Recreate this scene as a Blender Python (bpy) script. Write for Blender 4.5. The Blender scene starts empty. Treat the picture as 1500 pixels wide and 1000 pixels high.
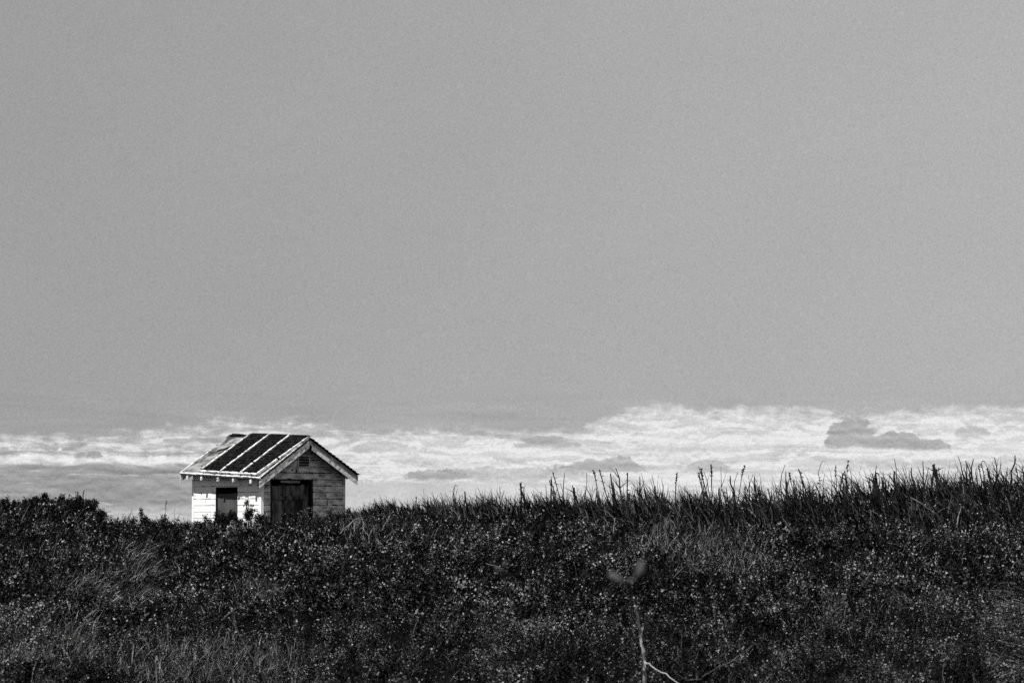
import bpy, math, random
import numpy as np
R = math.radians
rng = np.random.default_rng(11)
random.seed(7)
C = bpy.context.scene.collection
F = 4166.7            # focal length in units of a 1500-wide frame (100 mm lens)
EYE = 1.7             # camera height
HZ = 770.0            # row of the true horizon

# ---------------------------------------------------------------- materials
def mat(name):
    m = bpy.data.materials.new(name); m.use_nodes = True
    nt = m.node_tree; b = nt.nodes['Principled BSDF']
    return m, nt, b

def noise_mat(name, lo, hi, scale=(4, 4, 4), rough=0.8, detail=6, p0=0.35, p1=0.65, bump=0.0, spec=0.3):
    m, nt, b = mat(name)
    tc = nt.nodes.new('ShaderNodeTexCoord'); mp = nt.nodes.new('ShaderNodeMapping')
    mp.inputs['Scale'].default_value = scale
    n = nt.nodes.new('ShaderNodeTexNoise'); n.inputs['Detail'].default_value = detail
    n.inputs['Scale'].default_value = 1.0
    r = nt.nodes.new('ShaderNodeValToRGB')
    r.color_ramp.elements[0].position = p0; r.color_ramp.elements[1].position = p1
    r.color_ramp.elements[0].color = (lo, lo, lo, 1); r.color_ramp.elements[1].color = (hi, hi, hi, 1)
    L = nt.links
    L.new(tc.outputs['Object'], mp.inputs['Vector']); L.new(mp.outputs[0], n.inputs['Vector'])
    L.new(n.outputs['Fac'], r.inputs[0]); L.new(r.outputs[0], b.inputs['Base Color'])
    b.inputs['Roughness'].default_value = rough
    b.inputs['Specular IOR Level'].default_value = spec
    if bump:
        bp = nt.nodes.new('ShaderNodeBump'); bp.inputs['Strength'].default_value = bump
        bp.inputs['Distance'].default_value = 0.02
        L.new(n.outputs['Fac'], bp.inputs['Height']); L.new(bp.outputs[0], b.inputs['Normal'])
    return m

def tone_mat(name, gain, rough, spec):
    """albedo = per-leaf attribute 'tone' * gain"""
    m, nt, b = mat(name)
    a = nt.nodes.new('ShaderNodeAttribute'); a.attribute_name = 'tone'
    mu = nt.nodes.new('ShaderNodeMath'); mu.operation = 'MULTIPLY'; mu.inputs[1].default_value = gain
    nt.links.new(a.outputs['Fac'], mu.inputs[0]); nt.links.new(mu.outputs[0], b.inputs['Base Color'])
    b.inputs['Roughness'].default_value = rough
    b.inputs['Specular IOR Level'].default_value = spec
    return m

M = {}
M['leaf'] = tone_mat('shrub_leaf', 1.0, 0.6, 0.0)  # no specular, leaf glints are carried by the tone
M['grass'] = tone_mat('dry_grass', 1.0, 0.6, 0.0)
M['soil'] = noise_mat('dark_soil', 0.002, 0.006, (3, 3, 3), 1.0, spec=0.0)
M['stalk'] = noise_mat('dead_stalk', 0.006, 0.035, (3, 3, 1.5), 0.8, spec=0.0)
M['pale_stalk'] = noise_mat('bleached_stalk', 0.24, 0.5, (5, 5, 9), 0.7, spec=0.2)
M['twig'] = noise_mat('grey_twig', 0.03, 0.17, (9, 9, 14), 0.8, spec=0)
M['seed'] = noise_mat('seed_husk', 0.008, 0.03, (30, 30, 30), 0.9, spec=0.1)
M['paint'] = noise_mat('weathered_white_paint', 0.45, 0.9, (2.5, 2.5, 7), 0.75, detail=9, p0=0.25, p1=0.42, bump=0.3)
M['gable'] = noise_mat('shade_darkened_white_paint', 0.12, 0.66, (2.6, 2.6, 6), 0.8, detail=9, p0=0.3, p1=0.62, bump=0.3)  # blotchy white paint as on the side wall, gable shade darkened into it
M['trim'] = noise_mat('white_trim_paint', 0.14, 0.78, (7, 7, 7), 0.7, detail=9, p0=0.33, p1=0.52)
M['trim_grey'] = noise_mat('grey_trim', 0.12, 0.24, (3, 3, 3), 0.8, detail=8)
M['felt'] = noise_mat('dark_felt_and_gap_shade', 0.008, 0.02, (3, 3, 3), 0.9, spec=0.1)
M['shingle'] = noise_mat('black_shingle', 0.003, 0.022, (5, 9, 9), 0.9, detail=9, p0=.45, p1=.75, bump=0.3, spec=0.02)
M['deck'] = noise_mat('weathered_roof_board', 0.03, 0.22, (1.9, 2.4, 2.4), 0.9, detail=9, p0=0.4, p1=0.58, bump=0.4)
M['oldwood'] = noise_mat('rotten_door_plank', 0.008, 0.16, (5, 5, 1.4), 0.9, detail=8, p0=0.42, p1=0.7, bump=0.4)
M['ply'] = noise_mat('grey_boarding', 0.055, 0.085, (2, 2, 3), 0.85, detail=7)
M['dryleaf'] = noise_mat('dry_leaf', 0.035, 0.075, (60, 60, 60), 0.6)

# ---------------------------------------------------------------- object helpers
def add_obj(name, me, parent=None, m=None):
    o = bpy.data.objects.new(name, me); C.objects.link(o)
    if m: me.materials.append(m)
    if parent: o.parent = parent
    return o
def tag(o, label=None, cat=None, group=None, kind=None):
    if label: o['label'] = label
    if cat: o['category'] = cat
    if group: o['group'] = group
    if kind: o['kind'] = kind
    return o

def np_mesh(name, verts, nper, tone=None, smooth=False):
    """verts (N, nper, 3) : N separate polygons of nper corners"""
    N = len(verts); me = bpy.data.meshes.new(name)
    me.vertices.add(N * nper); me.vertices.foreach_set('co', verts.astype(np.float32).ravel())
    me.loops.add(N * nper); me.loops.foreach_set('vertex_index', np.arange(N * nper, dtype=np.int32))
    me.polygons.add(N)
    me.polygons.foreach_set('loop_start', np.arange(0, N * nper, nper, dtype=np.int32))
    if tone is not None:
        a = me.attributes.new('tone', 'FLOAT', 'POINT')
        a.data.foreach_set('value', np.repeat(tone.astype(np.float32), nper))
    me.update(calc_edges=True)
    return me

class MB:
    def __init__(s): s.v = []; s.f = []
    def hexa(s, p):       # 8 points: bottom 4 ccw, top 4 ccw
        b = len(s.v); s.v += [tuple(q) for q in p]
        s.f += [tuple(b + i for i in q) for q in ((3,2,1,0),(4,5,6,7),(0,1,5,4),(1,2,6,5),(2,3,7,6),(3,0,4,7))]
    def box(s, x0, x1, y0, y1, z0, z1):
        s.hexa([(x0,y0,z0),(x1,y0,z0),(x1,y1,z0),(x0,y1,z0),(x0,y0,z1),(x1,y0,z1),(x1,y1,z1),(x0,y1,z1)])
    def tube(s, pts, rad, n=5):
        pts = [np.array(p, float) for p in pts]; b = len(s.v)
        for i, p in enumerate(pts):
            d = pts[min(i+1, len(pts)-1)] - pts[max(i-1, 0)]; d /= np.linalg.norm(d) + 1e-9
            a = np.cross(d, [0.3, 1, 0.1]); a /= np.linalg.norm(a) + 1e-9; c = np.cross(d, a)
            for k in range(n):
                t = 2 * math.pi * k / n
                s.v.append(tuple(p + (a * math.cos(t) + c * math.sin(t)) * rad[i]))
        for i in range(len(pts) - 1):
            for k in range(n):
                s.f.append((b+i*n+k, b+i*n+(k+1) % n, b+(i+1)*n+(k+1) % n, b+(i+1)*n+k))
        s.f.append(tuple(b + k for k in range(n))[::-1]); s.f.append(tuple(b+(len(pts)-1)*n+k for k in range(n)))
    def mesh(s, name):
        me = bpy.data.meshes.new(name); me.from_pydata(s.v, [], s.f); me.update(); return me
    def build(s, name, m, parent=None): return add_obj(name, s.mesh(name), parent, m)

# ---------------------------------------------------------------- terrain functions
# skyline of the vegetation (px, row) and distance of the crest
SK = np.array([(-400,740),(0,741),(60,737),(120,741),(150,756),(200,763),(280,766),(400,768),(500,757),(560,748),(700,747),
               (800,747),(900,747),(1000,744),(1100,741),(1200,735),(1300,727),(1400,719),(1500,712),(1900,700)], float)
DC = np.array([(-400,75),(0,78),(150,88),(250,97),(520,97),(650,84),(800,74),(1000,66),(1200,60),(1500,54),(1900,50)], float)
def crest(p): return np.interp(p, DC[:,0], DC[:,1])
def params(p):
    E = HZ - np.interp(p, SK[:,0], SK[:,1]); dc = crest(p)
    return E, dc, E / F + 1.3 / dc
def base(x, y):
    yy = np.maximum(y, 9.0); p = np.clip(750 + F * x / yy, -400, 1900)
    E, dc, k = params(p)
    z = EYE - 1.3 + k * np.minimum(np.maximum(y, 0), dc)
    over = np.maximum(y - dc, 0)
    z = z - 0.047 * np.minimum(over, 22) - 0.09 * np.clip(over - 22, 0, 90)
    return z
def row_to_d(p, row):
    E, dc, k = params(p)
    inv = (row - HZ + k * F) / (1.3 * F)
    return np.clip(1 / np.maximum(inv, 1e-4), 8, dc)
def h2(i, j, s):
    n = (i * 374761393 + j * 668265263 + s * 1442695041) & 0xffffffff
    n = ((n ^ (n >> 13)) * 1274126177) & 0xffffffff
    return ((n ^ (n >> 16)) & 0xffffff) / float(0xffffff)
def vnoise(x, y, s):
    i = np.floor(x).astype(np.int64); j = np.floor(y).astype(np.int64)
    fx = x - i; fy = y - j; fx = fx*fx*(3-2*fx); fy = fy*fy*(3-2*fy)
    a = h2(i,j,s); b = h2(i+1,j,s); c = h2(i,j+1,s); d = h2(i+1,j+1,s)
    return (a*(1-fx)+b*fx)*(1-fy)+(c*(1-fx)+d*fx)*fy
def fbm(x, y, s): return vnoise(x,y,s)*.5+vnoise(2.1*x,2.1*y,s+1)*.28+vnoise(4.3*x,4.3*y,s+2)*.22
def domes(x, y, cell, s):
    i0 = np.floor(x / cell).astype(np.int64); j0 = np.floor(y / cell).astype(np.int64)
    best = np.zeros_like(x)
    for di in (-1, 0, 1):
        for dj in (-1, 0, 1):
            i = i0 + di; j = j0 + dj
            cx = (i + .15 + .7 * h2(i, j, s)) * cell; cy = (j + .15 + .7 * h2(i, j, s+5)) * cell
            rr = cell * (.45 + .5 * h2(i, j, s+9)); q = ((x-cx)**2 + (y-cy)**2) / rr**2
            best = np.maximum(best, np.sqrt(np.maximum(0, 1-q)) * (.35 + .65 * h2(i, j, s+13)))
    return best
def wn_(y): return np.clip((y - 22) / 25, 0, 1)
def small_(x, y): return .45 * domes(x, y * .6, .42, 31) + (.45 - .25 * wn_(y)) * domes(x, y * .45, .19, 55)
def canopy(x, y):
    amp = np.clip(.12 + y * .0032, .15, .34)
    return base(x, y) - .22 * amp/.3 + amp * (wn_(y) * domes(x, y, 1.5, 3) + (1 - wn_(y)) * domes(x, y, .7, 8) + small_(x, y)) + .25 * amp * (fbm(x*.4, y*.4, 60) - .5)

# ---------------------------------------------------------------- ground (one sheet to the horizon)
def axis(lo, hi, step, far):
    a = np.arange(lo, hi + step/2, step)
    return np.concatenate([[lo - f for f in far[::-1]], a, [hi + f for f in far]])
FAR = [4, 12, 30, 80, 200, 600, 2000, 6000, 16000]
xs = axis(-36, 36, .3, FAR); ys = axis(6, 118, .3, FAR)
X, Y = np.meshgrid(xs, ys)
fade = np.clip((Y - 8) / 4, 0, 1) * np.clip((122 - Y) / 5, 0, 1) * np.clip((40 - np.abs(X)) / 4, 0, 1)
Bz = base(X, Y); Z = np.where(fade > 0, (Bz - .5) * (1 - fade) + (canopy(X, Y) - .28) * fade, Bz - .5)
# level pad under the shed
nx, ny = len(xs), len(ys)
me = bpy.data.meshes.new('ground')
V = np.stack([X, Y, Z], -1).reshape(-1, 3)
idx = np.arange(nx * ny).reshape(ny, nx)
Q = np.stack([idx[:-1,:-1], idx[:-1,1:], idx[1:,1:], idx[1:,:-1]], -1).reshape(-1, 4)
me.from_pydata(V.tolist(), [], Q.tolist()); me.update()
g = add_obj('ground', me, None, M['soil']); tag(g, 'dark earth of the gentle rise under the scrub', 'ground', kind='structure')

# ---------------------------------------------------------------- foliage builders
def unit(v): return v / (np.linalg.norm(v, axis=-1, keepdims=True) + 1e-9)
def leaves_on_shoots(P, D, L, size, nl, tone, spread=.3):
    """P base, D dir, L length (N) ; returns quads and tones, leaf blades standing off each shoot"""
    N = len(P); t = (np.arange(nl)[None, :] + rng.random((N, nl))) / nl
    a = unit(np.cross(D, rng.normal(size=(N, 3)))); b = np.cross(D, a)
    ang = rng.random((N, 1)) * 6.28 + np.arange(nl)[None, :] * 2.4
    out = a[:, None] * np.cos(ang)[..., None] + b[:, None] * np.sin(ang)[..., None]
    ld = unit(out + D[:, None] * (.35 + .5 * t[..., None]) + rng.normal(size=(N, nl, 3)) * .35)
    s = size[:, None] * (.55 + .8 * rng.random((N, nl)))
    base_ = P[:, None] + D[:, None] * (t * L[:, None])[..., None] + ld * (s * spread)[..., None]
    side = unit(np.cross(ld, unit(D[:, None] * .8 + rng.normal(size=(N, nl, 3)) * .7)))
    l = s[..., None]; w = l * .33
    nrm = np.cross(ld, side)
    q = np.stack([base_, base_ + ld*l*.45 + side*w, base_ + ld*l - nrm*l*.12, base_ + ld*l*.45 - side*w], 2)
    tn = np.minimum(tone[:, None] * (.08 + 2.75 * rng.random((N, nl)) ** 2.4), .30)
    return q.reshape(-1, 4, 3), tn.reshape(-1)

def blades(P, D, H, W, bend, tone, seg=3):
    """curved tapering ribbons"""
    N = len(P); side = unit(np.cross(D, rng.normal(size=(N, 3))) * .7 + np.array([.7, 0, 0]))
    quads = []; prev = P.copy(); pw = W.copy(); d = D.copy()
    for k in range(seg):
        d2 = unit(d + bend * (k + 1) / seg)
        nxt = prev + d2 * (H / seg)[:, None]; w = W * (1 - (k + 1) / seg * .85)
        quads.append(np.stack([prev - side*pw[:,None]/2, prev + side*pw[:,None]/2, nxt + side*w[:,None]/2, nxt - side*w[:,None]/2], 1))
        prev, pw, d = nxt, w, d2
    return np.concatenate(quads), np.tile(tone, seg)

# grass patches, given as rough ellipses (centre px,row, radii) on the slope
GP = [(130,865,40,22),(205,850,30,30),(200,815,22,16),(310,978,170,26),(60,985,60,20),(110,930,30,30),(1040,805,60,26),(965,790,34,20),(1090,822,36,20),
      (1497,925,38,80),(540,790,35,12),(1210,900,18,22),(380,870,30,14)]
def grassiness(p, row):
    g = np.zeros_like(p)
    for cx, cy, rx, ry in GP: g = np.maximum(g, 1 - ((p-cx)/rx)**2 - ((row-cy)/ry)**2)
    return g
def sample_slope(N, r0=None, r1=1075, p0=-110, p1=1610):
    p = rng.uniform(p0, p1, N); top = np.interp(p, SK[:,0], SK[:,1]) + .3
    row = top + (r1 - top) * rng.random(N) ** .98
    d = row_to_d(p, row)
    return p, row, d
# --- shoots of low evergreen scrub
NS = 175000
p, row, d = sample_slope(NS)
back = rng.random(NS) < .06
d = np.where(back, crest(p) + rng.random(NS) * 10, d)
gz = grassiness(p, row + rng.normal(size=NS) * 5)
hs = small_((p - 750) / F * d, d)
keep = ((gz < 0) | (rng.random(NS) < .6)) & (rng.random(NS) < np.clip((hs - .12) * 3.2, .10, 1)); p, row, d = p[keep], row[keep], d[keep]
x = (p - 750) / F * d; y = d * (1 + rng.normal(size=len(d)) * .004)
e = .08; z0 = canopy(x, y); gx = (canopy(x+e, y) - z0) / e; gy = (canopy(x, y+e) - z0) / e
N = len(x)
D = unit(np.stack([-gx, -gy, np.full(N, 1.0)], 1) * .9 + rng.normal(size=(N, 3)) * .42 + np.array([0, 0, .25]))
Ls = np.clip(.0034 * y, .07, .26) * (.6 + .9 * rng.random(N) ** 2)
clump = fbm(x * 1.3, y * .15, 90)
bright = np.clip((clump - .5) * 5, 0, 1)
# species: dull big-leaved, fine pale-leaved
fine = vnoise(x * .5 + 40, y * .2, 77) > .55
pocket = np.clip((fbm(x * 8., y * 1.2, 140) - .36) * 6, .08, 1) * np.clip((fbm(x * 2.6 + 9, y * .22, 170) - .28) * 5, .35, 1)  # black gaps between clumps darkened into the leaf tone
tone = .003 + pocket * (.125 * rng.random(N) ** 2.6 + bright * .07 * rng.random(N) ** 1.5)
tone = np.where(rng.random(N) < (.08 + .24 * bright) * pocket, .08 + .18 * rng.random(N), tone)  # bright shoots, leaf glints put into their colour
P0 = np.stack([x, y, z0 - Ls * .75 - rng.random(N) ** 2 * .08], 1)
sz = np.clip(.00076 * y, .0125, .056) * np.where(fine, .8, 1.12) * np.where(rng.random(N) < .12, 1.5, 1.)
q, tn = leaves_on_shoots(P0, D, Ls, sz, 10, tone)
me = np_mesh('scrub', q, 4, tn); s_ = add_obj('scrub', me, None, M['leaf'])
tag(s_, 'dense dark small-leaved scrub covering the whole rise', 'scrub', kind='stuff')

# --- grass tufts
def tufts(n, sampler_rows, lean, tone_lo, tone_hi, hlo, hhi, name, label, per=14, wpx=1.1, bend=.35):
    P = []; Dd = []; H = []; W = []; Bn = []; T = []
    p, row, d = sampler_rows(n); x = (p - 750) / F * d; y = d.copy(); z = canopy(x, y)
    tk = .35 + 1.3 * fbm(x * 1.6, y * .7, 200) ** 2 * 2
    for _ in range(per):
        m = len(p); r = .05 + .003 * d
        xx = x + rng.normal(size=m) * r * .5; yy = y + rng.normal(size=m) * r * .5
        dirn = unit(np.stack([rng.normal(size=m) * .35 + lean(p, row)[0], rng.normal(size=m) * .35, np.full(m, 1.) + lean(p, row)[1]], 1))
        P.append(np.stack([xx, yy, z - .1], 1)); Dd.append(dirn)
        H.append((hlo + (hhi - hlo) * rng.random(m)) * np.clip(d / 45, .55, 1.3) * (np.interp(p, [500, 700, 900], [.55, .9, 1.]) if name == 'dry_grass' else 1))
        W.append(np.maximum(.0045, wpx * d / F) * (.5 + .8 * rng.random(m)))
        bn = rng.normal(size=(m, 3)) * bend; bn[:, 0] += lean(p, row)[0] * .6; bn[:, 2] -= .25; Bn.append(bn)
        T.append(tone_lo + (tone_hi - tone_lo) * rng.random(m) ** 4.5 * tk)
    P, Dd, H, W, Bn, T = map(np.concatenate, (P, Dd, H, W, Bn, T))
    q, t = blades(P, Dd, H, W, Bn, T)
    o = add_obj(name, np_mesh(name, q, 4, t), None, M['grass']); tag(o, label, 'grass', kind='stuff')
def in_patches(n):
    p, row, d = sample_slope(n * 14, p0=-80, p1=1580)
    k = grassiness(p, row) > rng.random(len(p)) * .4; k &= (np.cumsum(k) < n)
    return p[k], row[k], d[k]
def lean_patch(p, row):
    right = np.clip((p - 1380) / 60, 0, 1) * np.clip((row - 820) / 30, 0, 1); left = (p < 300) & (row < 900)
    return (-1.6 * right + .45 * left + .12), -.35 * right
tufts(2100, in_patches, lean_patch, .003, .30, .12, .38, 'grass', 'tufts of dry pale grass scattered through the scrub')
def anywhere(n): return sample_slope(n)
tufts(2600, anywhere, lambda p, r: (np.zeros_like(p) + .1, 0.), .015, .16, .12, .34, 'grass', 'thin grass blades poking up through the dark scrub', per=5)
# --- thicket of dead stems along the crest, right half (uncountable, finer than the single stalks)
def crest_rows(n):
    p = 505 + (1620 - 505) * rng.random(n) ** .72; top = np.interp(p, SK[:,0], SK[:,1])
    depth = np.interp(p, [505, 750, 1000, 1300, 1600], [4, 8, 20, 46, 52])
    row = top + 2.5 + depth * rng.random(n) ** 1.0
    return p, row, row_to_d(p, row) * (1 + rng.normal(size=n) * .01)
tufts(2000, crest_rows, lambda p, r: (-.24 + 0 * p, 0.), .003, .08, .08, .46, 'dry_grass', 'thicket of dark dead stems along the crest of the rise', per=4, wpx=2.3, bend=.16)
def crest_edge(n):
    p = 500 + 1110 * rng.random(n) ** .85; top = np.interp(p, SK[:,0], SK[:,1])
    p = p + 8 * np.sin(p * .21) + 10 * np.sin(p * .083); k = (p < 1050) | (rng.random(n) < .45); p = p[k]; top = top[k]; n = len(p)
    return p, top + 1 + 3 * rng.random(n), crest(p) * (1 - .05 * rng.random(n))
tufts(1150, crest_edge, lambda p, r: (-.2 + 0 * p, 0.), .004, .12, .10, .62, 'dry_grass', 'fringe of dead stems and grass tips standing against the cloud along the crest', per=4, wpx=1.8, bend=.15)
def crest_low(n):
    p = 160 + (560 - 160) * rng.random(n); top = np.interp(p, SK[:,0], SK[:,1])
    return p, top + 1, crest(p) * (1 - .08 * rng.random(n))
tufts(420, crest_low, lambda p, r: (0 * p, 0.), .006, .05, .15, .42, 'dry_grass', 'wispy dark grass tips in front of the shed along the crest', per=3, wpx=1.0)

# ---------------------------------------------------------------- single shrubs that stand out
def shrub(px, row_top, d, w, label, tone=.02, n=260, leaf=None, tall=.7, wisp=False):
    x0 = (px - 750) / F * d; y0 = d; zt = EYE + (HZ - row_top) * d / F
    zb = float(base(np.array([x0]), np.array([y0]))[0]) - .45
    H = zt - zb
    root = bpy.data.objects.new('shrub', None); C.objects.link(root); root.location = (x0, y0, zb)
    tag(root, label, 'shrub')
    mb = MB(); P = []; D = []; L = []
    w *= 1.5; n = int(n * 1.7); nst = max(6, int(w * 12))
    for k in range(nst):
        a = random.uniform(0, 6.28); r = w * .5 * math.sqrt(random.random())
        ex, ey = r * math.cos(a), r * math.sin(a)
        hh = H * (1 - .42 * (r / (w*.5)) ** 2) * random.uniform(.7, 1.0)
        if k == 0: ex, ey, hh = random.uniform(-.05,.05), 0, H
        pts = [(ex*.1, ey*.1, 0), (ex*.5, ey*.5, hh*.4), (ex*.85, ey*.85, hh*.75), (ex, ey, hh*.97)]
        mb.tube(pts, [.018, .013, .009, .004], 4)
        for j in range(max(3, n // nst)):
            t = random.uniform(.25, 1) ** .6
            i = min(int(t * 3), 2); f = t * 3 - i
            q = [pts[i][c] * (1-f) + pts[min(i+1,3)][c] * f + random.gauss(0, .035) for c in range(3)]
            up = .9 + t
            P.append(q); D.append((random.gauss(0,1.1) * (1.35-t), random.gauss(0,1.1) * (1.35-t), up)); L.append(random.uniform(.06, .16) * (1.35 - t*.5))
    P = np.array(P); D = unit(np.array(D)); L = np.array(L)
    sz = np.full(len(P), leaf or .00062 * d)
    q, tn = leaves_on_shoots(P, D, L, sz, 9, tone * (.6 + .8 * rng.random(len(P))))
    mb.build('stem', M['stalk'], root)
    add_obj('foliage', np_mesh('foliage', q, 4, tn), root, M['leaf'])
    return root
shrub(8, 733, 76, 1.0, 'leafy shrub cut by the left edge of the picture on the skyline', n=340)
shrub(38, 736, 77, .8, 'low leafy shrub second from the left edge on the skyline', n=260)
shrub(50, 731, 77.5, .5, 'small pointed shrub between low shrub and spiky shrub, left skyline', n=120)
shrub(67, 726, 78, .9, 'spiky upright shrub on the left skyline, pointed like a flame', n=340)
shrub(92, 730, 78.5, 1.1, 'broad rounded shrub in the middle of the left skyline clump', n=420)
shrub(112, 728, 79, .9, 'dense dark shrub left of the tall seed spike on the skyline', n=360)
shrub(133, 735, 80, .8, 'thinning shrub at the right end of the left skyline clump', n=240)
shrub(207, 749, 90, .45, 'little arching leafy shrub alone on the skyline left of the shed', n=60)
shrub(238, 758, 92, .5, 'tiny shrub on the skyline just left of the shed', n=60)
shrub(301, 757, 99, .5, 'small shrub at the foot of the shed by its left corner', n=70)
shrub(318, 752, 99, .7, 'shrub covering the foot of the boarded side window', n=100)
shrub(338, 748, 99, .6, 'mid shrub right of the boarded side window', n=90)
shrub(362, 735, 99, .95, 'tallest leafy shrub standing against the sunlit side wall of the shed', n=170)
shrub(384, 752, 99, .5, 'small shrub in front of the near corner of the shed', n=60)
shrub(425, 751, 100, .7, 'shrub growing in front of the shed door', n=70)
shrub(452, 741, 100, .7, 'tall thin shrub at the right side of the shed door', tone=.06, n=60)
shrub(484, 745, 100, .7, 'pale sparse shrub in front of the gable wall right of the door', tone=.06, n=60)
shrub(512, 748, 100, .9, 'dark shrub at the right corner of the shed', n=130)
shrub(535, 752, 96, .7, 'low dark shrub just right of the shed on the crest', n=110)

# ---------------------------------------------------------------- dead stalks, each its own thing
def wobble(p0, p1, n, amp, bend=(0,0,0)):
    p0 = np.array(p0, float); p1 = np.array(p1, float); out = []
    for i in range(n + 1):
        t = i / n; w = math.sin(math.pi * t)
        out.append(p0 + (p1-p0)*t + np.array(bend)*w + (np.array([random.gauss(0,amp), random.gauss(0,amp), 0]) if 0 < i < n else 0))
    return out
KINDS = ['bare', 'fork', 'fork3', 'seed', 'hook', 'leafy', 'branchy', 'pair']
DESC = {'bare': 'bare straight dead stem', 'fork': 'dead stem forked near its tip', 'fork3': 'dead stem with three prongs',
        'seed': 'dead stem topped by a dark seed spike', 'hook': 'dead stem with a hooked tip', 'leafy': 'dead stem with curled leaves left on it',
        'branchy': 'twiggy dead stem with side branches', 'pair': 'dead stem split in two from low down'}
def stalk_mesh(kind, H, r, lean):
    mb = MB(); sd = None; lx = lean * H
    def top(f, dx=0, dy=0): return (lx*f + dx, random.uniform(-.05,.05) + dy, H*f)
    main = wobble((0,0,0), top(1), 6, H*.012, (random.uniform(-.05,.05)*H, 0, 0))
    rr = [r * (1 - .72 * i / 6) for i in range(7)]
    if kind == 'pair':
        mb.tube(main[:3], rr[:3]); b = main[2]
        for s, hh in ((-1, 1.0), (1, .92)):
            mb.tube(wobble(b, (lx*.9 + s*.07*H, 0, H*hh), 5, H*.012), [rr[2]*.85 * (1-.75*i/5) for i in range(6)])
    else:
        mb.tube(main, rr)
    def br(i, dx, dz, rad=.5):
        b = np.array(main[i]); mb.tube(wobble(b, b + np.array([dx, random.uniform(-.06,.06), dz]) * H, 3, H*.008), [r*rad, r*rad*.7, r*rad*.45, r*rad*.25], 4)
    if kind == 'fork': br(4, random.choice((-.1,.1)), .27, .55)
    if kind == 'fork3': br(4, -.09, .24, .5); br(3, .1, .4, .55)
    if kind == 'branchy':
        for k in range(7): br(random.choice((2,3,4,5)), random.choice((-1,1))*random.uniform(.06,.2), random.uniform(.08,.22), .38)
    if kind == 'hook':
        b = np.array(main[-1]); mb.tube([b, b+np.array([.03,0,.05])*H, b+np.array([.07,0,.04])*H, b+np.array([.08,0,-.01])*H], [r*.35, r*.5, r*.4, r*.2], 4)
    if kind in ('seed', 'leafy', 'hook'):
        spine = main[4:] if kind == 'seed' else main[2:]
        sd = MB(); sd.tube(spine, [r*.55]*len(spine), 4); n = 22 if kind == 'seed' else 9
        for k in range(n):
            t = random.uniform(.8, 1.0) if kind == 'seed' else random.uniform(.45, .98)
            f = t * 6; i = min(int(f), 5); q = main[i]*(1-(f-i)) + main[i+1]*(f-i)
            s = (.011 if kind == 'seed' else .016) * random.uniform(.7, 1.3) * H / .9
            a = random.uniform(0, 6.28); dr = np.array([math.cos(a), math.sin(a), random.uniform(-.2,.9)])
            if kind == 'seed': sd.tube([q, q + dr*s, q + dr*s*2], [s*.3, s*.7, s*.2], 4)
            else: sd.tube([q, q + dr*s*1.5, q + dr*s*3 + np.array([0,0,-s])], [s*.12, s*.5, s*.08], 4)
    return mb.mesh('dry_stalk'), (sd.mesh('seed_head') if sd else None)
protos = {}
def place_stalk(kind, px, row_tip, d, label, group=None, vis=None, lean=-.12, r=.011, m='stalk', fresh=False, foot=None, cat='dead stem'):
    """stalk whose tip shows at (px,row_tip) and whose foot stands on the slope at distance d"""
    zt = EYE + (HZ - row_tip) * d / F
    key = (kind, fresh and (px, row_tip), m)
    x0 = (px - 750) / F * d
    zb = float(base(np.array([x0]), np.array([d]))[0]) - .35
    H = zt - zb
    var = random.randrange(3)
    key = (kind, m, var) if not fresh else (kind, m, px, row_tip)
    if key not in protos:
        a, b = stalk_mesh(kind, 1.0, (.016, .025, .036)[var] if not fresh else 1.9 * r / H, lean if fresh else random.choice((-.22, -.1, -.16)))
        a.materials.append(M[m])
        if b: b.materials.append(M['seed'])
        protos[key] = (a, b)
    a, b = protos[key]
    tipx = a.vertices[0].co.x * 0 + max(a.vertices, key=lambda v: v.co.z).co.x
    mir = 1 if fresh or random.random() < .8 else -1
    o = add_obj('dry_stalk', a); o.location = (x0 - tipx * H * mir, d, zb); o.scale = (H * mir, H, H)
    if not fresh: o.scale = (H * mir, H, H)
    o['label'] = label; o['category'] = cat
    if group: o['group'] = group
    if b: c = add_obj('seed_head' if kind == 'seed' else 'dead_leaves', b, o)
    return o

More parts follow.
